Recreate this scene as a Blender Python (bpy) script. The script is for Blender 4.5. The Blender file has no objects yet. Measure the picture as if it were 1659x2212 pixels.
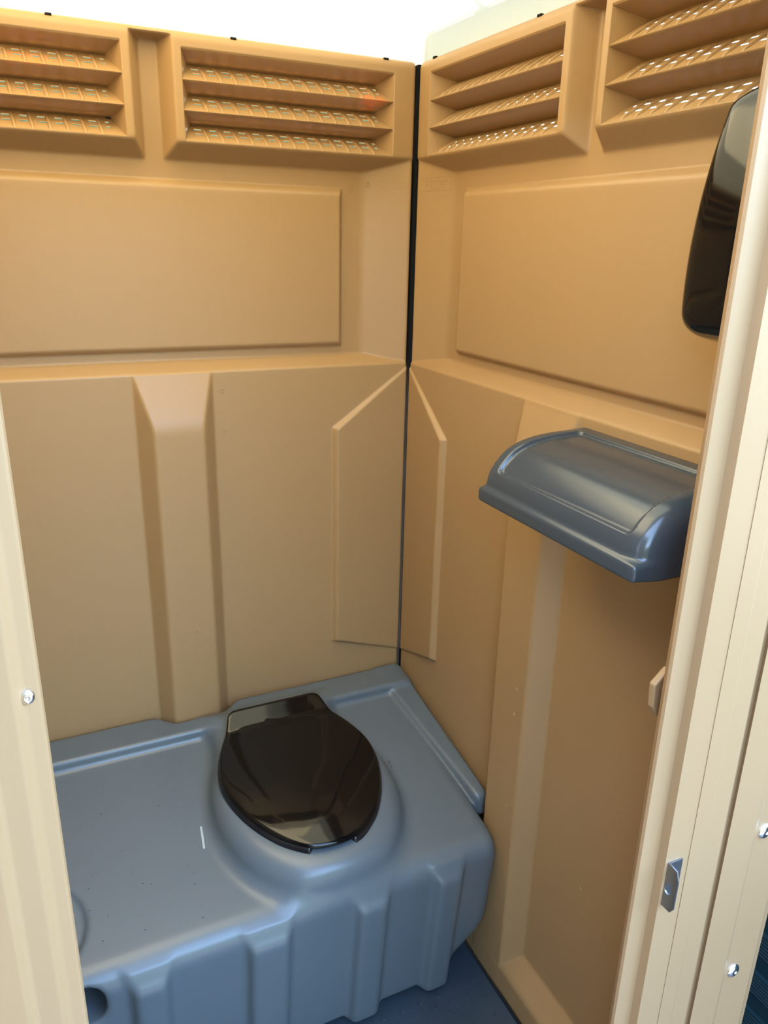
import bpy, math, random
import numpy as np
from mathutils import Matrix, Vector
random.seed(3)
S = bpy.context.scene
C = S.collection
# ------------------------------------------------------------------ camera
CAM = (-0.8813, -1.6989, 1.6237)
def cam_axes(yaw, pitch, roll):
    y, p, r = (math.radians(a) for a in (yaw, pitch, roll))
    f = Vector((-math.sin(y)*math.cos(p), math.cos(y)*math.cos(p), math.sin(p)))
    rt = Vector((math.cos(y), math.sin(y), 0)); u = rt.cross(f)
    return rt*math.cos(r)+u*math.sin(r), u*math.cos(r)-rt*math.sin(r), f
cr, cu, cf = cam_axes(-25.8603, -19.1152, 1.3675)
cd = bpy.data.cameras.new('camera'); cam = bpy.data.objects.new('camera', cd); C.objects.link(cam)
cam.matrix_world = Matrix(((cr.x, cu.x, -cf.x, CAM[0]), (cr.y, cu.y, -cf.y, CAM[1]), (cr.z, cu.z, -cf.z, CAM[2]), (0, 0, 0, 1)))
cd.sensor_fit = 'HORIZONTAL'; cd.sensor_width = 36; cd.lens = 36*1673.38/1659
cd.clip_start = 0.02
S.camera = cam
# ------------------------------------------------------------------ world, sun, exposure
w = bpy.data.worlds.new('sky'); S.world = w; w.use_nodes = True
nt = w.node_tree; nt.nodes.clear()
sky = nt.nodes.new('ShaderNodeTexSky'); sky.sky_type = 'NISHITA'; sky.sun_disc = False
sky.sun_elevation = math.radians(33); sky.sun_rotation = math.radians(-54); sky.air_density = 1.0; sky.dust_density = 1.5
bg = nt.nodes.new('ShaderNodeBackground'); bg.inputs[1].default_value = 1.35
wo = nt.nodes.new('ShaderNodeOutputWorld')
nt.links.new(sky.outputs[0], bg.inputs[0]); nt.links.new(bg.outputs[0], wo.inputs[0])
sd = bpy.data.lights.new('sun', 'SUN'); sd.energy = 15.5; sd.angle = 0.0093; sd.color = (1, .95, .86)
sun = bpy.data.objects.new('sun', sd); C.objects.link(sun)
to_sun = Vector((-.68, .50, .54)).normalized()
sun.rotation_euler = to_sun.to_track_quat('Z', 'Y').to_euler()
S.view_settings.view_transform = 'Standard'; S.view_settings.look = 'None'
S.view_settings.gamma = 1; S.view_settings.use_curve_mapping = False
S.view_settings.exposure = 1.9
# ------------------------------------------------------------------ materials
def mat(name, col, rough=.5, spec=.5, metal=0, noise=None, bump=None, coat=0, translucent=None):
    m = bpy.data.materials.new(name); m.use_nodes = True
    t = m.node_tree; b = t.nodes['Principled BSDF']
    b.inputs['Base Color'].default_value = (*col, 1); b.inputs['Roughness'].default_value = rough
    b.inputs['Specular IOR Level'].default_value = spec; b.inputs['Metallic'].default_value = metal
    b.inputs['Coat Weight'].default_value = coat
    tc = t.nodes.new('ShaderNodeTexCoord')
    if noise:
        sc, amt = noise
        n = t.nodes.new('ShaderNodeTexNoise'); n.inputs['Scale'].default_value = sc; n.inputs['Detail'].default_value = 4
        t.links.new(tc.outputs['Object'], n.inputs['Vector'])
        mx = t.nodes.new('ShaderNodeMix'); mx.data_type = 'RGBA'
        mx.inputs[6].default_value = (*[c*(1-amt) for c in col], 1); mx.inputs[7].default_value = (*[min(1, c*(1+amt)) for c in col], 1)
        t.links.new(n.outputs['Fac'], mx.inputs[0]); t.links.new(mx.outputs[2], b.inputs['Base Color'])
    if bump:
        sc, st, ds = bump
        n = t.nodes.new('ShaderNodeTexNoise'); n.inputs['Scale'].default_value = sc; n.inputs['Detail'].default_value = 3
        t.links.new(tc.outputs['Object'], n.inputs['Vector'])
        bp = t.nodes.new('ShaderNodeBump'); bp.inputs['Strength'].default_value = st; bp.inputs['Distance'].default_value = ds
        t.links.new(n.outputs['Fac'], bp.inputs['Height']); t.links.new(bp.outputs[0], b.inputs['Normal'])
    if translucent:
        tr = t.nodes.new('ShaderNodeBsdfTranslucent'); tr.inputs[0].default_value = (*translucent[0], 1)
        ms = t.nodes.new('ShaderNodeMixShader'); ms.inputs[0].default_value = translucent[1]
        t.links.new(b.outputs[0], ms.inputs[1]); t.links.new(tr.outputs[0], ms.inputs[2])
        t.links.new(ms.outputs[0], t.nodes['Material Output'].inputs['Surface'])
    return m
TAN = (.315, .187, .078)
M_tan = mat('tan_plastic', TAN, .42, .4, noise=(3, .03), bump=(400, .12, .0006))
M_vent = mat('tan_vent_plastic', TAN, .45, .4, noise=(3, .03), bump=(400, .1, .0006))
M_frame = mat('tan_frame_plastic', (.255, .158, .077), .45, .4, noise=(4, .03), bump=(300, .08, .0005))
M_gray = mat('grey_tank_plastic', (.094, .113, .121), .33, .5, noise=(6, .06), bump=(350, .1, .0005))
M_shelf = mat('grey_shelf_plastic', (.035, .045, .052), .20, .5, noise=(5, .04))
M_black = mat('black_gloss_plastic', (.003, .003, .003), .07, .32)
M_seat = mat('black_seat_plastic', (.008, .008, .009), .22, .5)
M_dark = mat('dark_void', (.01, .01, .01), .9, .1)
M_floor = mat('slate_floor_plastic', (.032, .046, .060), .5, .4, noise=(9, .35), bump=(60, .15, .001))
M_roof = mat('white_roof_plastic', (.44, .38, .24), .5, .3, translucent=((.52, .43, .245), .5))
M_metal = mat('zinc_steel', (.27, .28, .295), .36, .5, metal=1)
M_chrome = mat('rivet_aluminium', (.75, .75, .75), .18, .5, metal=1)
M_ground = mat('gravel_ground', (.11, .105, .10), .9, .2, noise=(40, .4), bump=(80, .6, .02))
M_teal = mat('teal_panel_plastic', (.0025, .014, .018), .55, .2)
M_bare = mat('scratch_grey', (.35, .38, .36), .6, .3)
M_orange = mat('orange_paint', (.75, .20, .05), .6, .3)
M_white = mat('white_fleck', (.85, .85, .82), .6, .3)
# orange spray smear on the back-wall vents: position mask in wall coordinates
def paint_smear(m, spots):
    t = m.node_tree; b = t.nodes['Principled BSDF']
    src = b.inputs['Base Color'].links[0].from_socket
    tc = t.nodes.new('ShaderNodeTexCoord'); acc = None
    n = t.nodes.new('ShaderNodeTexNoise'); n.inputs['Scale'].default_value = 45; n.inputs['Detail'].default_value = 3
    t.links.new(tc.outputs['Object'], n.inputs['Vector'])
    for (x, z, rx, rz) in spots:
        mp = t.nodes.new('ShaderNodeMapping'); mp.inputs['Location'].default_value = (-x/rx, 0, -z/rz); mp.inputs['Scale'].default_value = (1/rx, 0, 1/rz)
        t.links.new(tc.outputs['Object'], mp.inputs['Vector'])
        ln = t.nodes.new('ShaderNodeVectorMath'); ln.operation = 'LENGTH'; t.links.new(mp.outputs[0], ln.inputs[0])
        a = t.nodes.new('ShaderNodeMath'); a.operation = 'MULTIPLY_ADD'; a.inputs[1].default_value = 1.6
        t.links.new(n.outputs['Fac'], a.inputs[0]); t.links.new(ln.outputs['Value'], a.inputs[2])
        r = t.nodes.new('ShaderNodeMapRange'); r.inputs[1].default_value = 1.9; r.inputs[2].default_value = 1.2; r.inputs[4].default_value = .5
        t.links.new(a.outputs[0], r.inputs[0])
        if acc is None: acc = r.outputs[0]
        else:
            q = t.nodes.new('ShaderNodeMath'); q.operation = 'MAXIMUM'; t.links.new(acc, q.inputs[0]); t.links.new(r.outputs[0], q.inputs[1]); acc = q.outputs[0]
    mx = t.nodes.new('ShaderNodeMix'); mx.data_type = 'RGBA'; mx.inputs[7].default_value = (.80, .20, .06, 1)
    t.links.new(acc, mx.inputs[0]); t.links.new(src, mx.inputs[6]); t.links.new(mx.outputs[2], b.inputs['Base Color'])
M_ventp = mat('tan_vent_plastic_painted', TAN, .45, .4, noise=(3, .03), bump=(400, .1, .0006))
paint_smear(M_ventp, [(-.105, 1.915, .035, .014), (-.80, 1.925, .07, .012)])
# ------------------------------------------------------------------ helpers
def link(name, me, material=None, parent=None, smooth=True):
    o = bpy.data.objects.new(name, me); C.objects.link(o)
    if material is not None and not me.materials: me.materials.append(material)
    if smooth and len(me.polygons): me.polygons.foreach_set('use_smooth', [True]*len(me.polygons))
    if parent: o.parent = parent
    return o
def tag(o, label=None, cat=None, group=None, kind=None):
    if label: o['label'] = label
    if cat: o['category'] = cat
    if group: o['group'] = group
    if kind: o['kind'] = kind
    return o
def empty(name, loc=(0, 0, 0)):
    o = bpy.data.objects.new(name, None); C.objects.link(o); o.location = loc; o.empty_display_size = .05
    return o
def mesh_np(name, V, F):
    """V (n,3) array, F (m,4) quads array."""
    me = bpy.data.meshes.new(name)
    V = np.asarray(V, np.float32); F = np.asarray(F, np.int32); k = F.shape[1]
    me.vertices.add(len(V)); me.vertices.foreach_set('co', V.ravel())
    me.loops.add(F.size); me.loops.foreach_set('vertex_index', F.ravel())
    me.polygons.add(len(F)); me.polygons.foreach_set('loop_start', np.arange(0, F.size, k, dtype=np.int32))
    me.update(calc_edges=True); me.validate()
    return me
def mesh_py(name, V, F):
    me = bpy.data.meshes.new(name); me.from_pydata([tuple(v) for v in V], [], F); me.update(); return me
def box_py(x0, x1, y0, y1, z0, z1):
    V = [(x, y, z) for x in (x0, x1) for y in (y0, y1) for z in (z0, z1)]
    F = [(0, 1, 3, 2), (4, 6, 7, 5), (0, 4, 5, 1), (2, 3, 7, 6), (0, 2, 6, 4), (1, 5, 7, 3)]
    return V, F
def bevel(o, wd, seg=2, ang=30):
    b = o.modifiers.new('bevel', 'BEVEL'); b.width = wd; b.segments = seg; b.limit_method = 'ANGLE'; b.angle_limit = math.radians(ang)
    return o
def smax(a, b, k):
    h = np.clip(.5+.5*(a-b)/k, 0, 1); return b*(1-h)+a*h+k*h*(1-h)
def smin(a, b, k): return -smax(-a, -b, k)
def sdf_mesh(name, f, lo, hi, h):
    """surface nets on f(x,y,z)<0, then vertices pulled onto the surface."""
    ax = [np.arange(a, b+h, h, dtype=np.float32) for a, b in zip(lo, hi)]
    G = f(ax[0][:, None, None], ax[1][None, :, None], ax[2][None, None, :])
    G = np.broadcast_to(G, tuple(len(a) for a in ax)).astype(np.float32)
    I = G < 0
    nx, ny, nz = (n-1 for n in G.shape)
    cnt = np.zeros((nx, ny, nz), np.int8)
    for i in (0, 1):
        for j in (0, 1):
            for k in (0, 1): cnt += I[i:nx+i, j:ny+j, k:nz+k]
    act = (cnt > 0) & (cnt < 8)
    idx = np.full(act.shape, -1, np.int64); c = np.argwhere(act); idx[act] = np.arange(len(c))
    P = np.stack([ax[d][0]+(c[:, d]+.5)*h for d in range(3)], 1).astype(np.float64)
    F = []
    for d in range(3):
        sl0 = [slice(None)]*3; sl1 = [slice(None)]*3; sl0[d] = slice(0, -1); sl1[d] = slice(1, None)
        a, b = I[tuple(sl0)], I[tuple(sl1)]
        for flip, mask in ((0, a & ~b), (1, ~a & b)):
            e = np.argwhere(mask); d1, d2 = (d+1) % 3, (d+2) % 3
            ok = (e[:, d1] > 0) & (e[:, d2] > 0) & (e[:, d1] < idx.shape[d1]) & (e[:, d2] < idx.shape[d2]); e = e[ok]
            def at(o1, o2):
                q = e.copy(); q[:, d1] -= o1; q[:, d2] -= o2; return idx[q[:, 0], q[:, 1], q[:, 2]]
            q = np.stack([at(1, 1), at(0, 1), at(0, 0), at(1, 0)], 1)
            F.append(q[:, ::-1] if flip else q)
    F = np.concatenate(F); F = F[(F >= 0).all(1)]
    fv = lambda Q: f(Q[:, 0], Q[:, 1], Q[:, 2])
    e = h*.25
    for it in range(5):
        v = fv(P); g = np.stack([(fv(P+np.eye(3)[d]*e)-fv(P-np.eye(3)[d]*e))/(2*e) for d in range(3)], 1)
        st = -(v/np.maximum((g*g).sum(1), .05))[:, None]*g
        n = np.linalg.norm(st, axis=1, keepdims=True); st *= np.minimum(1, h*.6/np.maximum(n, 1e-9))
        P += st*.9
    return mesh_np(name, P, F)
# ------------------------------------------------------------------ moulded wall panels (one mould: u from the corner, z up, d into the room)
WD, H = 1.14, 2.0
REC = -.042
def sym(u): return np.minimum(u, WD-u)
VZ0, VZ1 = 1.808, 1.970
OPEN = [(.058, .514), (.626, 1.082)]
def wall_depth(u, z):
    s = sym(u)
    k = .0042
    # upper recess, corner strips, ledge, vent boxes
    d = np.full(np.broadcast(u, z).shape, REC)
    d = smax(d, -(z-1.35)*1.95+0*u, k)
    d = smax(d, REC*s/.112+0*z, k)
    under = REC*(1-(z-1.773)/.032)
    side = REC*(1-(.552-s)/.022)
    top = REC*(1-(z-1.984)/.006)
    boxd = smin(np.minimum(under, .05)+0*u, smax(np.minimum(side, .05)+0*z, np.minimum(top, .05)+0*u, .004), .010)
    d = smax(d, boxd, k)
    # raised upper panel
    pn = np.minimum(np.minimum((s-.163)/.009+0*z, (z-1.390)/.010+0*u), (1.738-z)/.014+0*u)
    d = np.maximum(d, smin(REC+.015*pn, REC+.014, .006))
    d = smin(d, 0*d, k*1.2)
    # chevron corner panels
    zt = 1.345-(s/.196)*.139; zb = .560+(s/.196)*.065
    e = np.minimum(np.minimum((zt-z)/.011, (z-zb)/.011), (.202-s)/.012)
    d = d+smin(np.clip(e, -1, 2)*.017, .003+.011*s/.196+0*z, .005).clip(0, None)
    # centre rib and kick plate
    c = np.abs(u-.57)
    rib = smin(.04*(.084-c)/.030+0*z, smin(np.minimum(.04*(1.350-z)/.110, (1.350-z)*3)+0*u, .04+0*d, .008), .006)
    kick = smin(.04*(.118-z)/.048+0*u, .04+0*d, .008)
    d = smax(d, np.maximum(smax(rib, kick, .004), -.2), .004)
    # rolled edges at the corner and the top
    r = .009
    q = np.clip(r-(s-.003), 0, r); d = d-(r-np.sqrt(np.maximum(r*r-q*q, 0)))*1.0
    q = np.clip(z-(H-.018), 0, .018); d = d-(.018-np.sqrt(np.maximum(.018**2-q*q, 0)))
    return d
def lines(length, dense, base, fine, exact=()):
    out = [0.0]; x = 0.0
    while x < length-1e-9:
        st = fine if any(a <= x+1e-9 < b for a, b in dense) else base
        nxt = x+st
        for a, b in dense:
            if x < a-1e-9 < nxt: nxt = a
        x = min(length, nxt); out.append(x)
    out = np.array(out)
    for e in exact: out[np.argmin(np.abs(out-e))] = e
    return out
du = [(0, .022), (.022, .21), (.480, .530), (.526, .560)]
du = du+[(WD-b, WD-a) for a, b in du]
UL = lines(WD-.008, [(a-.004, b-.004) for a, b in du], .010, .0022, [x-.004 for p in OPEN for x in p])+.004
ZL = lines(H, [(.06, .125), (.55, .64), (1.195, 1.405), (1.72, 1.815), (1.955, 2.0)], .011, .0026, [VZ0, VZ1])
GU, GZ = np.meshgrid(UL, ZL, indexing='ij')
GD = wall_depth(GU, GZ)
MAPS = {'back': (lambda u, z, d: np.stack([-u, -d, z], -1), False),
        'right': (lambda u, z, d: np.stack([-d, -u, z], -1), True),
        'left': (lambda u, z, d: np.stack([-WD+d, -u, z], -1), False)}
def make_wall(side):
    mp, flip = MAPS[side]
    nu, nz = GU.shape
    V = mp(GU, GZ, GD).reshape(-1, 3)
    ii, jj = np.meshgrid(np.arange(nu-1), np.arange(nz-1), indexing='ij')
    um = (UL[:-1]+UL[1:])/2; zm = (ZL[:-1]+ZL[1:])/2
    keep = np.ones((nu-1, nz-1), bool)
    for a, b in OPEN: keep &= ~(((um > a) & (um < b))[:, None] & ((zm > VZ0) & (zm < VZ1))[None, :])
    i, j = ii[keep], jj[keep]
    F = np.stack([i*nz+j, i*nz+j+1, (i+1)*nz+j+1, (i+1)*nz+j], 1)
    if flip: F = F[:, ::-1]
    if side == 'left': F = F[:, ::-1]; F = F[:, ::-1]
    o = link('wall_'+side, mesh_np('wall_'+side, V, F), M_tan)
    so = o.modifiers.new('thickness', 'SOLIDIFY'); so.thickness = .004; so.offset = -1
    return tag(o, kind='structure')
# louvre vents
LH = (VZ1-VZ0)/3; LD = -.055
NR = 13
def rib_mesh(side):
    """half-round rib lying along the light slope of a louvre; local origin at the slope's foot"""
    mp, flip = MAPS[side]
    V = []; F = []; n, m = 9, 6
    dz, dd = LH-.0185, LD
    L = math.hypot(dz, dd); nz_, nd_ = -dd/L, dz/L      # outward normal of the slope (up and into the room)
    o0 = mp(np.float64(0), np.float64(0), np.float64(0))
    for i in range(n+1):
        t = i/n; hgt = .0052*min(1, math.sin(math.pi*min(1, .10+t*.92))**.5*1.05 if t < 1 else 0); wd = .0040*(.75+.25*math.sin(math.pi*t))
        if i == 0: hgt *= .2
        for j in range(m+1):
            a = math.pi*j/m
            uu = wd*math.cos(a)+.004*(t-.5); nn = hgt*math.sin(a)-.001
            V.append(mp(np.float64(uu), np.float64(t*dz*.97+nn*nz_), np.float64(t*dd*.97+nn*nd_))-o0)
    for i in range(n):
        for j in range(m):
            a = i*(m+1)+j; q = (a, a+1, a+m+2, a+m+1); F.append(q if flip else q[::-1])
    return mesh_py('rib', V, F)
def make_vent(side, wall, ou, ribm, label, material):
    mp, flip = MAPS[side]
    u0, u1 = ou
    ua, ub = u0+.030, u1-.030
    pitch = (ub-ua)/NR
    # columns: slot cells between the ribs
    cols = [0.0]; slot = []
    for k in range(NR+1):
        c0 = ua+(k-.5)*pitch if k else ua-.010
        c0 = ua+(k-.5)*pitch+.0036; c1 = ua+(k+.5)*pitch-.0120
        if k == 0: c0 = ua-.004
        if k == NR: c1 = ub+.004
        slot.append((c0, c1))
    us = [u0]
    for c0, c1 in slot: us += [c0, c0+.35*(c1-c0), c1]
    us += [u1]; us = np.array(us)
    V = []; rows = []
    zr = []; dr = []; sl = []
    for L in range(3):
        zt = VZ1-L*LH; zc = zt-.024; zb = zt-LH
        prof = [(0, 0), (.0014, -.001), (.0032, -.005), (.0075, -.019), (.0125, -.036), (.017, -.051), (.0185, -.055)]
        for a, b in prof: zr.append(zt-a); dr.append(b); sl.append(0)
        n = LH-.0185
        for t, s in ((.10, 0), (.20, 0), (.24, 1), (.33, 0), (.48, 0), (.52, 2), (.61, 0), (.85, 0), (.95, 0)):
            zr.append(zt-.0185-t*n); dr.append(LD*(1-t)); sl.append(s)
    zr.append(VZ0); dr.append(0); sl.append(0)
    zr = np.array(zr); dr = np.array(dr)
    nrow, ncol = len(zr), len(us)+2
    for r in range(nrow):
        e = .42*abs(dr[r])
        uu = u0+e+(us-u0)/(u1-u0)*(u1-u0-2*e) if False else np.clip(us, u0+e, u1-e)
        V.append(mp(np.float64(u0), zr[r], np.float64(0)))
        for x in uu: V.append(mp(np.float64(x), zr[r], dr[r]))
        V.append(mp(np.float64(u1), zr[r], np.float64(0)))
    F = []
    for r in range(nrow-1):
        for c in range(ncol-1):
            k = c-2                      # us interval index (us[0] sits at column 1)
            if sl[r] and 0 <= k < 3*(NR+1):
                part = k % 3
                if part in (0, 1) and sl[r] == 1: continue
                if part in (0, 1) and sl[r] == 2: continue
            a = r*ncol+c; q = (a, a+1, a+ncol+1, a+ncol)
            F.append(q[::-1] if flip else q)
    o = link('vent', mesh_py('vent', V, F), material, wall, smooth=False)
    o['label'] = label
    so = o.modifiers.new('thickness', 'SOLIDIFY'); so.thickness = .001; so.offset = -1
    for L in range(3):
        zb = VZ1-(L+1)*LH
        for k in range(NR):
            uc = ua+(k+.5)*pitch-.5*pitch+pitch*.5
            r = link('rib', ribm, material, o)
            r.location = mp(np.float64(ua+(k+.5)*pitch), np.float64(zb), np.float64(0))
    return o
walls = {}
for side in ('back', 'right', 'left'):
    walls[side] = make_wall(side)
    rm = rib_mesh(side); vm = M_ventp if side == 'back' else M_vent; rm.materials.append(vm)
    for n, ou in enumerate(OPEN):
        make_vent(side, walls[side], ou, rm, 'three-slat louvre vent moulded in tan plastic', vm)
tag(walls['back'], 'tan moulded plastic back wall behind the toilet', 'wall')
tag(walls['right'], 'tan moulded plastic side wall carrying the grey shelf', 'wall')
tag(walls['left'], 'tan moulded plastic side wall left of the toilet', 'wall')
# dark post closing the corner seam
V, F = [], []
for b in ((.0015, .034, .0015, .034), (-.040, .0015, .020, .034), (.020, .034, -.040, .0015)):
    v_, f_ = box_py(*b, 0, H-.006); F += [tuple(q+len(V) for q in f) for f in f_]; V += v_
tag(link('trim_1', mesh_py('trim', V, F), M_dark, smooth=False), 'dark narrow seam post in the corner between the two tan walls', 'trim', kind='structure')
V2 = [(-WD-x, y, z) for x, y, z in V]; F2 = [f[::-1] for f in F]
tag(link('trim_6', mesh_py('trim', V2, F2), M_dark, smooth=False), 'dark seam post in the far left corner behind the tank', 'trim', kind='structure')
# ------------------------------------------------------------------ roof
def roof_z(x, y):
    tx = np.minimum(.035-x, x+WD+.035); ty = np.minimum(.035-y, y+WD+.07)
    z = smin(2.062+.40*(tx-.012), 2.062+1.0*(ty-.012), .012)
    z = smin(z, 2.30+0*z, .03)
    # stiffening creases on the slopes
    for c in (.20, .57, .94):
        z = z+.010*np.exp(-((-y-c)/.007)**2)*np.clip((tx-.005)/.02, 0, 1)*np.clip((ty-tx)/.05, 0, 1)
    return z
gx = np.linspace(-WD-.035, .035, 121); gy = np.linspace(-WD-.07, .035, 161)
RX, RY = np.meshgrid(gx, gy, indexing='ij'); RZ = roof_z(RX, RY)
V = np.stack([RX, RY, RZ], -1).reshape(-1, 3); n1, n2 = RX.shape
ii, jj = np.meshgrid(np.arange(n1-1), np.arange(n2-1), indexing='ij'); i, j = ii.ravel(), jj.ravel()
F = np.stack([i*n2+j, (i+1)*n2+j, (i+1)*n2+j+1, i*n2+j+1], 1)
border = [(a, 0) for a in range(n1)]+[(n1-1, b) for b in range(1, n2)]+[(a, n2-1) for a in range(n1-2, -1, -1)]+[(0, b) for b in range(n2-2, 0, -1)]
base = len(V); V2 = []
for a, b in border: V2.append((RX[a, b], RY[a, b], 1.985))
nb = len(border)
FS = [(border[k][0]*n2+border[k][1], base+k, base+(k+1) % nb, border[(k+1) % nb][0]*n2+border[(k+1) % nb][1]) for k in range(nb)]
me = mesh_np('ceiling', np.concatenate([V, np.array(V2)]), np.concatenate([F, np.array(FS)]))
M_rim_dim = mat('white_roof_rim_dimmed', (.44, .38, .24), .5, .3, translucent=((.185, .158, .098), .5))
me.materials.append(M_roof); me.materials.append(M_rim_dim)
mi = np.zeros(len(me.polygons), np.int32); cen_ = np.zeros(len(me.polygons)*3); me.polygons.foreach_get('center', cen_); cen_ = cen_.reshape(-1, 3)
band = np.minimum(np.minimum(.035-cen_[:, 0], cen_[:, 0]+WD+.035), np.minimum(.035-cen_[:, 1], cen_[:, 1]+WD+.07)) < .09
mi[band] = 1; me.polygons.foreach_set('material_index', mi)      # outer band made less translucent to dim its glow
roof = tag(link('ceiling', me, M_roof), 'white translucent plastic roof glowing in the sun', 'roof', kind='structure')
# little dark clips under the roof edge
def clip(x, y, rz):
    V, F = box_py(-.0055, .0055, -.003, .003, -.002, .002)
    o = link('roof_clip', mesh_py('clip', V, F), M_dark, walls['back' if rz == 0 else 'right'], smooth=False)
    o.location = (x, y, 1.9975); o.rotation_euler = (0, 0, rz)
for u in (.745, .408, .075): clip(-u, .008, 0)
for u in (.06, .43): clip(.008, -u, math.pi/2)
# ------------------------------------------------------------------ floor, base, ground
V, F = box_py(-1.09, -.047, -1.12, -.03, -.03, 0)
floor = tag(link('floor', mesh_py('floor', V, F), M_floor, smooth=False), 'dark slate grey plastic floor with small tread studs', 'floor', kind='structure')
SV, SF = [], []
for a in range(22):
    for b in range(24):
        x = -1.07+a*.046+(.023 if b % 2 else 0); y = -1.1+b*.0225
        if x > -.06: continue
        n0 = len(SV)
        for dx, dy, dz in ((-.006, -.004, 0), (.006, -.004, 0), (.006, .004, 0), (-.006, .004, 0), (-.0045, -.003, .0022), (.0045, -.003, .0022), (.0045, .003, .0022), (-.0045, .003, .0022)):
            SV.append((x+dx, y+dy, dz))
        SF += [tuple(n0+q for q in f) for f in ((4, 5, 6, 7), (0, 1, 5, 4), (1, 2, 6, 5), (2, 3, 7, 6), (3, 0, 4, 7))]
st = link('tread_stud', mesh_py('tread', SV, SF), M_floor, floor, smooth=False); st['kind'] = 'stuff'
V, F = box_py(-1.19, .05, -1.2, .05, -.13, -.034)
tag(link('trim_2', mesh_py('skid', V, F), M_dark, smooth=False), 'black skid base under the cabin floor', 'base', kind='structure')
gv = [(-30, -30, -.13), (30, -30, -.13), (30, 30, -.13), (-30, 30, -.13)]
tag(link('ground', mesh_py('ground', gv, [(0, 1, 2, 3)]), M_ground, smooth=False), 'sunlit gravel ground around the cabin', 'ground', kind='structure')
# leafy blockers added to shut off the low sky, before and behind the cabin
M_blocker = mat('sky_blocker_leaf', (.035, .055, .022), .8, .2, noise=(6, .5), bump=(12, .8, .08))
def sky_blocker(name, x0, x1, y0, y1, hgt, label):
    nx_, nz_ = 60, 14; rr = random.Random(hash(name) % 97 if False else len(label)); V = []; F = []
    prof = [(y0, -.13), (y0, hgt*.5), (y0+.15, hgt*.9), ((y0+y1)/2, hgt), (y1-.15, hgt*.9), (y1, hgt*.5), (y1, -.13)]
    for i in range(nx_+1):
        for a, b in prof: V.append((x0+(x1-x0)*i/nx_+rr.uniform(-.05, .05), a+rr.uniform(-.12, .12), b+(rr.uniform(-.2, .2) if b > 0 else 0)))
    m = len(prof)
    for i in range(nx_):
        for j in range(m-1): F.append((i*m+j, (i+1)*m+j, (i+1)*m+j+1, i*m+j+1))
    F += [tuple(range(m)), tuple(nx_*m+j for j in range(m))[::-1]]
    return tag(link(name, mesh_py(name, V, F), M_blocker), label, 'sky_blocker', kind='structure')
sky_blocker('sky_blocker', -14, 14, -8.2, -7.2, 2.9, 'tall dark hedge across the yard in front of the door')
sky_blocker('sky_blocker', -9, 1.7, 3.0, 3.5, 3.2, 'dark hedge behind the cabin seen through the vents')
# ------------------------------------------------------------------ front frame (extruded door-jamb profiles)
def eq(xe, y): return (CAM[0]+(xe-CAM[0])*(y-CAM[1])/(-1.15-CAM[1]), y)
def extrude(name, prof, z0, z1, material, label, bev=.003):
    n = len(prof); V = [(x, y, z) for z in (z0, z1) for x, y in prof]
    A = sum(prof[i][0]*prof[(i+1) % n][1]-prof[(i+1) % n][0]*prof[i][1] for i in range(n))
    F = [(i, (i+1) % n, n+(i+1) % n, n+i) for i in range(n)]+[tuple(range(n))[::-1], tuple(range(n, 2*n))]
    if A < 0: F = [f[::-1] for f in F]
    o = link(name, mesh_py(name, V, F), material, smooth=False); bevel(o, bev, 3, 12)
    return tag(o, label, 'door frame', kind='structure')
PR = [eq(-.2575, -1.118), eq(-.2605, -1.130), eq(-.2560, -1.141), eq(-.2500, -1.1455), eq(-.2400, -1.1466), eq(-.2215, -1.1470), eq(-.2050, -1.160), eq(-.1635, -1.1610),
      eq(-.1632, -1.1618), eq(-.136, -1.1618), eq(-.1355, -1.1606), eq(-.106, -1.1608), eq(-.1030, -1.1540), eq(-.0990, -1.1540), eq(-.0935, -1.1608), eq(-.041, -1.1618), eq(-.038, -1.1592),
      eq(.022, -1.1607), eq(.024, -1.1582), eq(.0305, -1.1565), (.036, -1.12), (-.20, -1.112)]
fr_r = extrude('trim_3', PR, -.03, 2.0, M_frame, 'beige right door jamb with ribbed face and metal rivets', .0022)
PL = [(-.8905, -1.118), (-.8895, -1.128), (-.8910, -1.136), (-.9025, -1.139), (-.9085, -1.146), (-.9275, -1.149), (-.9335, -1.158), (-1.17, -1.162), (-1.176, -1.12), (-.95, -1.11)]
fr_l = extrude('trim_4', PL, -.03, 2.0, M_frame, 'beige left door jamb at the edge of the picture', .0022)
PH = [(-1.17, -1.085), (.03, -1.085), (.03, -1.110), (-1.17, -1.110)]
fr_h = extrude('trim_5', PH, 1.93, 2.140, M_frame, 'beige door header joining the two jambs above the view')  # carried up close to the roof to block light from its front slope
# open door swung out to the left of the camera
dr_ = tag(empty('door_1', (-.975, -1.180, 0)), 'beige plastic cabin door standing open to the left', 'door', kind='structure')
V, F = box_py(-.018, .018, -.66, 0, .02, 1.93)
bevel(link('door_panel', mesh_py('door_panel', V, F), M_frame, dr_, smooth=False), .008, 3)
for z0_, z1_ in ((.14, .90), (1.02, 1.80)):
    V, F = box_py(.014, .026, -.58, -.08, z0_, z1_)
    bevel(link('raised_panel', mesh_py('raised_panel', V, F), M_frame, dr_, smooth=False), .008, 3)
dr_.rotation_euler = (0, 0, math.radians(-5))
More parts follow.
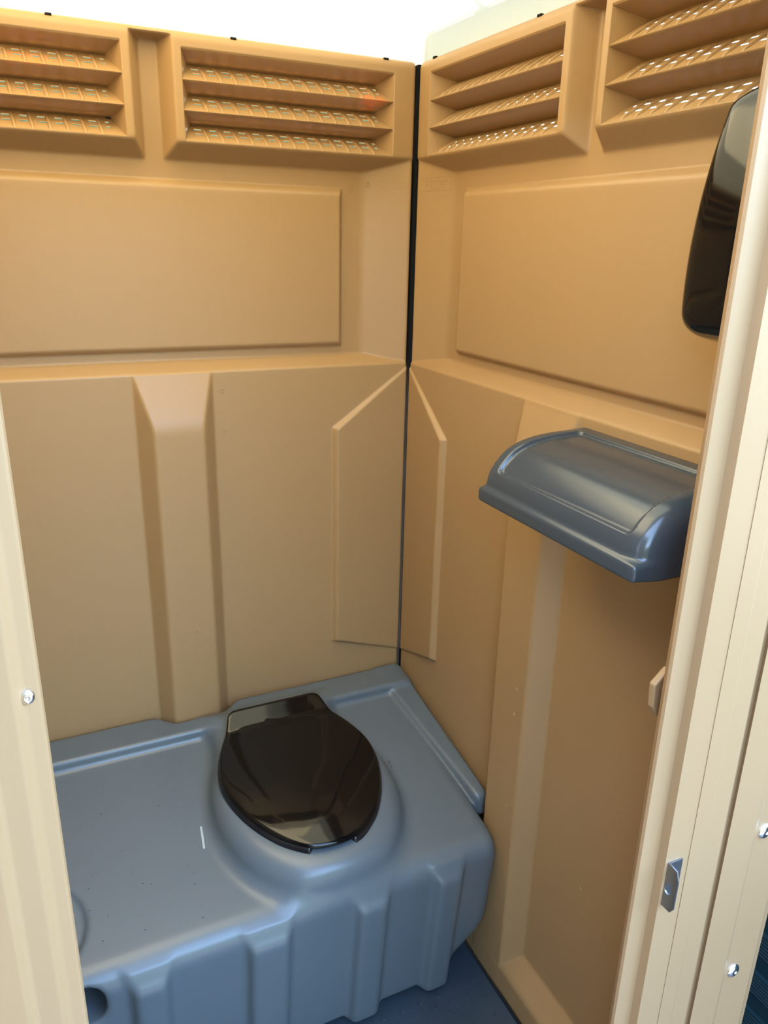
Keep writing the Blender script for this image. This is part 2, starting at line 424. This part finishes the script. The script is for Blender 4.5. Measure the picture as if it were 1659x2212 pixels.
# tab on the inner edge of the right jamb
tab = [(-.262, -1.108, 1.150), (-.2740, -1.108, 1.133), (-.2745, -1.108, 1.104), (-.2665, -1.108, 1.088)]
tab = [(-.212, 1.150), (-.2325, 1.131), (-.2300, 1.100), (-.2215, 1.086), (-.212, 1.084)]
n = len(tab); V = [(x, y, z) for y in (-1.114, -1.104) for x, z in tab]
F = [(i, (i+1) % n, n+(i+1) % n, n+i) for i in range(n)]+[tuple(range(n))[::-1], tuple(range(n, 2*n))]
bevel(link('latch_tab', mesh_py('tab', V, F), M_frame, fr_r, smooth=False), .002)
# rivets
def rivet_mesh(r, hgt):
    V = []; F = []; n = 20; prof = [(1, 0), (1, .25), (.9, .6), (.7, .85), (.45, 1.0), (.26, 1.0), (.22, .75), (.12, .7)]
    for a, b in prof:
        for k in range(n): V.append((r*a*math.cos(2*math.pi*k/n), -hgt*b, r*a*math.sin(2*math.pi*k/n)))
    V.append((0, -hgt*.72, 0))
    for i in range(len(prof)-1):
        for k in range(n): F.append((i*n+k, i*n+(k+1) % n, (i+1)*n+(k+1) % n, (i+1)*n+k))
    i = len(prof)-1
    for k in range(n): F.append((i*n+k, i*n+(k+1) % n, len(V)-1))
    return mesh_py('rivet', V, F)
rv = rivet_mesh(.0115, .0055); rv.materials.append(M_chrome)
for z in (.629, .880, 1.131, 1.382, 1.633, .378, .127):
    o = link('rivet', rv, None, fr_r); x, y = eq(-.0225, -1.1590); o.location = (x, y, z+.004)
o = link('rivet', rv, None, fr_l); o.location = (-.9000, -1.1385, 1.300); o.scale = (.45, .6, .55)
# ------------------------------------------------------------------ toilet: tank, seat, lid
def top_v(V): return .5135-.175*V
def f_tank(x, y, z):
    U, V = -x, -y
    zb = .375
    front = V-(.560+.045*np.clip(z/.42, 0, 1.2))
    f = smax(front*.98, (z-top_v(V))*.985, .045)
    side = np.maximum(.046-U, U-1.094)
    f = smax(f, side+0*f, .035)
    f = smax(f, .052-V+0*f, .01)
    bot = .027-z
    f = smax(f, bot+0*f, .016)
    # soft underside at the two ends
    f = smax(f, ((.10-U)*.7+(.085-z)*.7)+0*f, .05)
    # buttresses on the front
    for c, wl in ((.569, .074), (.353, .060), (.175, .054), (.790, .056), (.965, .06)):
        lat = np.abs(U-c)-(wl/2-.002); vb = .578+.045*np.clip(z/.42, 0, 1.2)
        b = smax(smax(V-(.578+.045*np.clip(z/.42, 0, 1.2)), (z-(.388-np.maximum(V-.600, -.004)*1.55))*.55, .008), (lat+np.maximum(V-vb, -.06)*.55)*.88, .010)
        b = smax(b, .016-z+0*b, .012); b = np.maximum(b, .3-V)
        f = smin(f, b, .010)
    # rim along the walls
    rim_back = smax(smax(.007-V, V-.103, .006)+0*f, z-.522+0*f, .012)
    rim_back = smax(rim_back, np.maximum(.008-U, U-1.132)+0*f, .03)
    s = np.minimum(U, WD-U)
    rim_s = smax(smax(.008-s, (s-(.073-.085*(V-.113))), .006)+0*f, (z-(.5265-.185*V))*.98, .012)
    rim_s = smax(rim_s, np.maximum(V-.488, .008-V)+0*f, .02)
    rim = smin(rim_back, rim_s, .012)
    rim = np.maximum(rim, .385-z)
    notch = V-.047*np.clip(np.minimum((.676-U)/.050, (U-.458)/.050), -1, 1)
    rim = smax(rim, -notch*.75+0*rim, .012)
    f = smin(f, rim, .012)
    # pedestal under the seat
    zp = .5275-.115*(V-.15)
    dv = (V-.357)*(.184/.222)
    circ = np.sqrt((U-.407)**2+dv**2)-.184
    blk = np.maximum(np.abs(U-.407)-.138, np.maximum(V-.34, .08-V))
    pl = smin(circ, blk+0*circ, .03)
    p = smax((pl-.28*np.clip(zp-z, 0, .2)-.010)*.92, z-zp+0*pl, .035)
    p = smax(p, (top_v(V)-.03)-z+0*p, .01); p = smax(p, front+.010+0*p, .03)
    f = smin(f, p, .022)
    # hand hole at the left end of the front, round cup on the top at the left
    q = np.maximum(np.abs(U-.915)-.050, np.abs(z-.366)-.047); q = smax(np.abs(U-.915)-.050, np.abs(z-.350)-.044, .04)
    q = np.maximum(q, .47-V)
    f = smax(f, -q, .008)
    cup = np.sqrt((U-.985)**2+(V-.47)**2)-.102
    cup = smax(cup+0*z, (top_v(V)-.006)-z, .006)
    f = smax(f, -cup, .012)
    return f
toilet = empty('toilet', (-.57, -.3, 0))
def adopt(o, p):
    o.parent = p; o.matrix_parent_inverse = Matrix.Translation(p.location).inverted()
tank = link('tank', sdf_mesh('tank', f_tank, (-1.14, -.665, -.004), (0, -.003, .56), .0046), M_gray); adopt(tank, toilet)
tank['label'] = 'slate grey moulded waste tank with ribbed front'
tag(toilet, 'portable toilet with slate grey tank and closed black lid', 'toilet')
# seat plane: local frame on the sloping pedestal
LZ0, LS = .560, .12
def lidplane(V): return LZ0-LS*(V-.10)
tabV = np.array([.145, .172, .20, .25, .30, .35, .40, .45, .50, .535, .545, .5495]); tabW = np.array([.1165, .127, .1425, .163, .1745, .1725, .160, .138, .104, .064, .044, .022])
def cr_interp(t, xs, n=8):
    out = []
    for i in range(len(xs)-1):
        p0 = xs[max(i-1, 0)]; p1 = xs[i]; p2 = xs[i+1]; p3 = xs[min(i+2, len(xs)-1)]
        for k in range(n):
            s = k/n; out.append(.5*((2*p1)+(-p0+p2)*s+(2*p0-5*p1+4*p2-p3)*s*s+(-p0+3*p1-3*p2+p3)*s**3))
    out.append(xs[-1]); return np.array(out)
def lid_outline(off=0.0):
    v = cr_interp(0, tabV, 6); ww = cr_interp(0, tabW, 6)
    R = [(.407-b, a) for a, b in zip(v, ww)]
    pts = []
    # rounded back corner on both sides
    bw = tabW[0]
    back = [(.407-bw+.016-.016*math.cos(t)*1.0, .145-.012*math.sin(t)) for t in np.linspace(math.pi/2, 0, 6)]
    R = back[:-1]+R+[(.407, .5505)]
    Lf = [(.814-u, v_) for u, v_ in R[:-1]][::-1]
    P = np.array(R+Lf)
    # resample evenly
    Q = np.vstack([P, P[:1]]); seg = np.hypot(*np.diff(Q, axis=0).T); s = np.concatenate([[0], np.cumsum(seg)])
    t = np.linspace(0, s[-1], 161)[:-1]
    P = np.stack([np.interp(t, s, Q[:, 0]), np.interp(t, s, Q[:, 1])], 1)
    for _ in range(2): P = (np.roll(P, 1, 0)+2*P+np.roll(P, -1, 0))/4
    if off:
        T = np.roll(P, -1, 0)-np.roll(P, 1, 0); T /= np.linalg.norm(T, axis=1, keepdims=True); N = np.stack([T[:, 1], -T[:, 0]], 1)
        c = P.mean(0); N *= np.sign(((P-c)*N).sum(1).mean()); P = P+N*off
    return P
def ring_mesh(name, rings, cap0=True, cap1=True):
    n = len(rings[0]); V = [tuple(p) for r in rings for p in r]; F = []
    for i in range(len(rings)-1):
        for k in range(n): F.append((i*n+k, i*n+(k+1) % n, (i+1)*n+(k+1) % n, (i+1)*n+k))
    if cap0: F.append(tuple(range(n))[::-1])
    if cap1: F.append(tuple((len(rings)-1)*n+k for k in range(n)))
    return mesh_py(name, V, F)
O = lid_outline(); cen = np.array([.407, .345])
def lid_ring(s, dz, edge=0.0):
    out = []
    for (u, v) in O:
        uu, vv = cen+(np.array([u, v])-cen)*s
        z = lidplane(vv)+dz
        # dished centre, rolled edge; hinge strip falls away at the back
        bl = min(1, max(0, (vv-.17)/.2)); z += (.005+.013*bl)*(1-s**3)-.008
        z += .60*max(0, .180-vv)
        out.append((-uu, -vv, z))
    return out
rings = [lid_ring(.965, -.010), lid_ring(.992, -.0095), lid_ring(1.0, -.006), lid_ring(.999, -.003), lid_ring(.994, -.0012), lid_ring(.985, 0)]
rings += [lid_ring(s, .0006) for s in (.96, .92, .86, .78, .68, .56, .44, .3, .18, .08)]
lid = link('lid', ring_mesh('lid', rings), M_black); adopt(lid, toilet); lid['label'] = 'glossy black toilet lid, closed'
# open-front seat: swept section along the outline
def seat_mesh():
    Pl = lid_outline(.004)
    # order from the left front end round the back to the right front end
    k0 = np.argmax(Pl[:, 1]); Pl = np.roll(Pl, -k0, 0)
    keep = []
    for p in Pl:
        if p[1] > .45 and .372 < p[0] < .462: continue
        keep.append(p)
    Pl = np.array(keep)
    # cut point order: start where the gap is
    d = np.linalg.norm(np.roll(Pl, -1, 0)-Pl, axis=1); k = np.argmax(d); Pl = np.roll(Pl, -(k+1), 0)
    T = np.gradient(Pl, axis=0); T /= np.linalg.norm(T, axis=1, keepdims=True); N = np.stack([T[:, 1], -T[:, 0]], 1)
    N *= np.sign(((Pl-cen)*N).sum(1))[:, None]
    sec = [(0.0, -.011), (-.0015, -.004), (-.006, 0), (-.03, .001), (-.052, -.003), (-.056, -.010), (-.05, -.022), (-.03, -.0225), (-.006, -.0215), (-.001, -.018)]
    rings = []
    M = len(Pl)
    for i in range(-2, M+2):
        j = min(max(i, 0), M-1); p = Pl[j]; sc = 1.0
        if i in (-2, M+1): sc = .55
        sh = 0
        if i < 0: sh = (-i)*.003
        if i >= M: sh = -(i-M+1)*.003
        r = []
        for a, b in sec:
            aa = -.027+(a+.027)*sc; bb = -.011+(b+.011)*sc
            q = p+N[j]*aa-T[j]*sh
            r.append((-q[0], -q[1], lidplane(q[1])-.0125+bb))
        rings.append(r)
    return ring_mesh('seat', rings)
seat = link('seat', seat_mesh(), M_seat); adopt(seat, toilet); seat['label'] = 'black open-front seat ring under the lid'
for s in (-1, 1):
    V, F = box_py(-.407+s*.075-.020, -.407+s*.075+.020, -.155, -.118, .512, .535)
    hg = link('hinge', mesh_py('hinge', V, F), M_seat, smooth=False); bevel(hg, .005, 3); adopt(hg, toilet)
# scribble and scuffs on the tank top
def strip(name, pts, wd, material, parent, zoff=.0006):
    V = []; F = []
    for i, p in enumerate(pts):
        p = Vector(p); a = Vector(pts[max(i-1, 0)]); b = Vector(pts[min(i+1, len(pts)-1)]); t = (b-a).normalized(); nn = Vector((t.y, -t.x, 0)).normalized()
        for s in (-1, 1):
            q = p+nn*wd*s; V.append((q.x, q.y, top_v(-q.y)+zoff))
    for i in range(len(pts)-1): F.append((2*i, 2*i+1, 2*i+3, 2*i+2))
    o = link(name, mesh_py(name, V, F), material, smooth=False)
    so = o.modifiers.new('t', 'SOLIDIFY'); so.thickness = .0004; so.offset = 1
    adopt(o, parent); return o
# ------------------------------------------------------------------ wall shelf
def f_shelf(x, y, z):
    D, V = -x, -y
    a = np.maximum(D-.070, 0)/.126; b = np.maximum(z-1.236, 0)/.098
    r = np.sqrt(a*a+b*b)
    arch = (r-1)*.105
    flat = (z-(1.341-.10*D))*.99
    f = smax(arch+0*V, flat+0*V, .02)
    f = smax(f, D-.196+0*f, .01)
    # inset field with a raised border (step of 5 mm)
    inV = smin((V-.682)/.0045, (.994-V)/.0045, 1.5)
    ang = np.arctan2(b, a+1e-6)
    inA = smin((ang-.40)*.105/.0045+0*V, (D-.022)/.0045+0*V, 1.5)
    m = np.clip(smin(inV, inA, 2.0), 0, 1); m = m*m*(3-2*m)
    f = f+.0058*m
    f = smax(f, .655-V+0*f, .016)
    f = smax(f, (V-(1.030-.35*np.maximum(z-1.24, 0)*0))+0*f, .04)
    # front lip
    lip = smax(smax(np.abs(z-1.2325)-.0125, D-.2015, .006)+0*V, .15-D+0*V, .004)
    lip = smax(lip, np.maximum(.652-V, V-1.026)+0*lip, .008)
    f = smin(f, lip, .008)
    # hollow underside, wall side
    cav = np.maximum(np.maximum(z-1.245-.06*(1-(D/.2)**2), np.abs(V-.842)-.150), np.maximum(D-.165, .012-D))
    f = np.maximum(f, -cav)
    f = smax(f, (1.219-z)+0*f, .004)
    f = np.maximum(f, .0005-D)
    return f
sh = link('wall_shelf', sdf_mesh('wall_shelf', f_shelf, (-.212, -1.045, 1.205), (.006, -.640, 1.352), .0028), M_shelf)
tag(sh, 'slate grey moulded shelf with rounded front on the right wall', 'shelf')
# ------------------------------------------------------------------ dispenser
def f_disp(x, y, z):
    D, V = -x, -y
    Vm = (V-1.034)
    f = smax(D-(.112-.9*(z-1.62)**2-.8*Vm**2), np.abs(Vm)-(.108-.05*(z-1.5)), .030)
    f = smax(f, (1.503+.02*(D/.1)-z)+0*f, .03)
    topf = (z-(1.856-.62*D-2.6*Vm**2))*.80
    f = smax(f, topf, .006)
    f = smax(f, z-(1.818-2.0*Vm**2)+0*f, .02)
    f = np.maximum(f, -.012-D)
    return f
disp = empty('soap_dispenser', (-.05, -1.045, 1.5))
cv = link('cover', sdf_mesh('cover', f_disp, (-.13, -1.16, 1.49), (.016, -.91, 1.84), .0035), M_black); adopt(cv, disp)
V, F = box_py(-.085, -.030, -1.075, -1.000, 1.494, 1.512)
lv = link('push_lever', mesh_py('lever', V, F), M_seat, smooth=False); bevel(lv, .006, 3); adopt(lv, disp)
tag(disp, 'glossy black wall dispenser half hidden behind the door jamb', 'dispenser')
# ------------------------------------------------------------------ strike plate on the right jamb
strike = empty('strike_plate', (eq(-.203, -1.158)[0], -1.158, .85))
SX = -.212
def quadplate(pts, th, name, material, parent, hole=None):
    # plate in the plane x = SX, pts in (y, z)
    n = len(pts); V = []; F = []
    if hole:
        m = 24; outer = []
        cy, cz, ry, rz = hole
        for k in range(m):
            a = 2*math.pi*k/m; d = Vector((math.cos(a), math.sin(a)))
            best = None
            for i in range(n):
                p = Vector(pts[i]); q = Vector(pts[(i+1) % n]); e = q-p; c = Vector((cy, cz))
                den = d.x*e.y-d.y*e.x
                if abs(den) < 1e-12: continue
                t = ((p.x-c.x)*e.y-(p.y-c.y)*e.x)/den; s = ((p.x-c.x)*d.y-(p.y-c.y)*d.x)/den
                if t > 0 and -1e-6 <= s <= 1+1e-6 and (best is None or t < best): best = t
            outer.append((cy+d.x*best, cz+d.y*best))
        inner = [(cy+ry*math.cos(2*math.pi*k/m), cz+rz*math.sin(2*math.pi*k/m)) for k in range(m)]
        for x in (SX-th/2, SX+th/2):
            V += [(x, *p) for p in outer]+[(x, *p) for p in inner]
        for k in range(m):
            k2 = (k+1) % m
            F.append((k, k2, m+k2, m+k)); F.append((2*m+k, 3*m+k, 3*m+k2, 2*m+k2))
            F.append((k, 2*m+k, 2*m+k2, k2)); F.append((m+k, m+k2, 3*m+k2, 3*m+k))
    o = link(name, mesh_py(name, V, F), material, smooth=False); adopt(o, parent); return o
STRIKE_PTS = [(-1.148, .898), (-1.174, .8985), (-1.1795, .893), (-1.1795, .835), (-1.176, .832), (-1.148, .832)]
quadplate(STRIKE_PTS, .0022, 'keeper_tab', M_metal, strike, hole=(-1.1665, .8630, .0058, .0085))
V, F = box_py(SX, SX+.0215, -1.163, -1.1605, .832, .8985)
bs = link('base_plate', mesh_py('base', V, F), M_metal, smooth=False); adopt(bs, strike)
sc = rivet_mesh(.0065, .003); sc.materials.append(M_chrome)
o = link('screw', sc); o.location = (SX+.013, -1.163, .863); adopt(o, strike)
tag(strike, 'small zinc latch strike plate with a round hole on the right jamb', 'strike plate')
# ------------------------------------------------------------------ neighbour: dark teal ribbed panel outside
V = []; F = []; zz = -.12; prof = []
seq = 0
while zz < .95:
    for k in range(7): prof += [(zz+k*.0085, 0), (zz+k*.0085+.0035, -.003), (zz+k*.0085+.006, -.003)]
    prof += [(zz+.064, .001), (zz+.100, .001)]
    zz += .104
for y in (-2.0, .6): V += [(.42+d, y, z) for z, d in prof]
n = len(prof); F = [(i, i+1, n+i+1, n+i) for i in range(n-1)]
nb_o = link('cabin_panel', mesh_py('cabin_panel', V, F), M_teal, smooth=False)
so = nb_o.modifiers.new('t', 'SOLIDIFY'); so.thickness = .03; so.offset = -1
tag(nb_o, 'dark teal ribbed panel outside, beyond the right door jamb', 'panel')
# ------------------------------------------------------------------ screw holes, moulded marks
def hole_mesh():
    V = []; F = []; n = 14; prof = [(.0042, 0), (.0036, .0009), (.0026, .0007), (.0020, -.0004)]
    for r, hh in prof:
        for k in range(n): V.append((r*math.cos(2*math.pi*k/n), r*math.sin(2*math.pi*k/n), hh))
    for i in range(3):
        for k in range(n): F.append((i*n+k, i*n+(k+1) % n, (i+1)*n+(k+1) % n, (i+1)*n+k))
    F.append(tuple(3*n+k for k in range(n)))
    me = mesh_py('screw_hole', V, F); me.materials.append(M_tan); me.materials.append(M_dark); me.polygons[-1].material_index = 1
    return me
hm = hole_mesh()
def wall_point(side, u, z):
    d = float(wall_depth(np.array([u]), np.array([z]))[0]); return MAPS[side][0](np.float64(u), np.float64(z), np.float64(d))
ROT = {'back': (math.pi/2, 0, 0), 'right': (math.pi/2, 0, -math.pi/2)}
for u, z in ((.464, 1.306), (.462, 1.214), (.105, 1.304), (.103, 1.209), (.560, .747), (.560, .687)):
    o = link('screw_hole', hm, None, walls['back'], smooth=False); o.location = wall_point('back', u, z); o.rotation_euler = ROT['back']
for u, z in ((.594, .782), (.594, .722), (.594, .495), (.800, .44)):
    o = link('screw_hole', hm, None, walls['right'], smooth=False); o.location = wall_point('right', u, z); o.rotation_euler = ROT['right']
def tubes(name, side, polys, r, parent):
    """moulded line relief: small tubes laid on the wall, polys in (u,z)"""
    V = []; F = []; m = 5
    for pl in polys:
        P3 = [Vector(wall_point(side, u, z)) for u, z in pl]
        for i, p in enumerate(P3):
            t = (P3[min(i+1, len(P3)-1)]-P3[max(i-1, 0)]).normalized()
            nrm = Vector((0, -1, 0)) if side == 'back' else Vector((-1, 0, 0)); s = t.cross(nrm).normalized()
            b0 = len(V)
            for k in range(m):
                a = 2*math.pi*k/m; V.append(p+s*r*math.cos(a)+nrm*r*.8*math.sin(a))
            if i: F += [(b0-m+k, b0-m+(k+1) % m, b0+(k+1) % m, b0+k) for k in range(m)]
    return link(name, mesh_py(name, V, F), M_tan, parent)
def cut_tri(cu_, cz_, s):
    P = []
    A = [Vector((0, .9)), Vector((.85, -.55)), Vector((-.85, -.55))]
    for i in range(3):
        a, b = A[i], A[(i+1) % 3]; P.append([(cu_-(a.lerp(b, t)).x*s, cz_+(a.lerp(b, t)).y*s) for t in (.10, .35, .6, .86)])
    return P
two = lambda cu_, cz_, s: [[(cu_+s*.5, cz_+s*.6), (cu_+s*.2, cz_+s), (cu_-s*.3, cz_+s*.8), (cu_-s*.3, cz_+s*.3), (cu_+s*.5, cz_-s), (cu_-s*.5, cz_-s)]]
tubes('recycling_mark', 'back', cut_tri(.1005, 1.7485, .0085)+two(.1005, 1.748, .0026), .0008, walls['back'])
rg = random.Random(5)
def marks(u0, u1, z, hgt, n):
    out = []
    for k in range(n):
        u = u0+(u1-u0)*(k+.5)/n; w_ = abs(u1-u0)/n*.3
        out.append([(u+rg.uniform(-w_, w_), z+hgt*rg.choice((0, .5, 1))), (u+rg.uniform(-w_, w_), z+hgt*rg.choice((0, .5, 1)))])
        out.append([(u-w_, z), (u-w_*rg.uniform(-1, 1), z+hgt)])
    return out
tubes('moulded_lettering', 'back', marks(.076, .018, 1.7525, .0036, 10)+marks(.074, .02, 1.741, .0036, 9), .0005, walls['back'])
pl = [(.012, 1.763), (.096, 1.7655), (.100, 1.763), (.100, 1.738), (.012, 1.737)]
tubes('moulded_plate', 'right', [pl]+marks(.024, .092, 1.7545, .0045, 11)+marks(.03, .085, 1.7475, .0045, 10)+marks(.044, .074, 1.7405, .0045, 5), .00055, walls['right'])
tubes('moulded_dial', 'back', [[(.140+.0068*math.cos(a), 1.737+.0068*math.sin(a)) for a in np.linspace(0, 2*math.pi, 17)], [(.140+.002*math.cos(a), 1.737+.002*math.sin(a)) for a in np.linspace(0, 2*math.pi, 9)]], .0005, walls['back'])
# ------------------------------------------------------------------ scuffs
def px(q): return q
strip('pen_scribble', [(-.1915, -.3235, 0), (-.1895, -.3195, 0), (-.1840, -.3160, 0), (-.1800, -.3170, 0), (-.1815, -.3210, 0), (-.1900, -.3285, 0), (-.1860, -.3290, 0), (-.1830, -.3325, 0), (-.1850, -.3350, 0)], .0006, M_dark, toilet)
strip('scuff_mark', [(-.6373, -.3466, 0), (-.6400, -.372, 0), (-.6437, -.4017, 0)], .0022, M_bare, toilet)
rr = random.Random(8); V = []; F = []
for _ in range(26):
    x, y, r = -rr.uniform(.66, .88), -rr.uniform(.14, .56), rr.uniform(.0006, .0016); b0 = len(V); a0 = rr.uniform(0, 3)
    V += [(x+r*rr.uniform(.5, 1.3)*math.cos(a0+k*1.05), y+r*rr.uniform(.5, 1.3)*math.sin(a0+k*1.05), top_v(-y)+.0005) for k in range(6)]
    F.append(tuple(range(b0, b0+6)))
sp = link('dirt_speck', mesh_py('dirt_speck', V, F), M_dark, smooth=False); sp['kind'] = 'stuff'; adopt(sp, toilet)
# small dark debris caught on the left vent
V = []; F = []; m = 8
for i in range(6):
    t = i/5; r = .0026*math.sin(math.pi*(.08+.84*t))
    for k in range(m): V.append((-.0055+.011*t, r*math.cos(2*math.pi*k/m), r*.8*math.sin(2*math.pi*k/m)))
for i in range(5):
    for k in range(m): F.append((i*m+k, i*m+(k+1) % m, (i+1)*m+(k+1) % m, (i+1)*m+k))
for sx, sy in ((-.003, 1), (0, 1), (.003, 1), (-.003, -1), (0, -1), (.003, -1)):
    b0 = len(V); V += [(sx, sy*.002, 0), (sx+.0006, sy*.002, 0), (sx*2.2+.0006, sy*.006, -.001), (sx*2.2, sy*.006, -.001)]; F.append((b0, b0+1, b0+2, b0+3))
db = link('debris', mesh_py('debris', V, F), M_dark); db.location = (-.655, .022, 1.8395); db.rotation_euler = (.6, 0, .3)
tag(db, 'tiny dark speck of debris on the lowest slat of the left vent', 'debris')
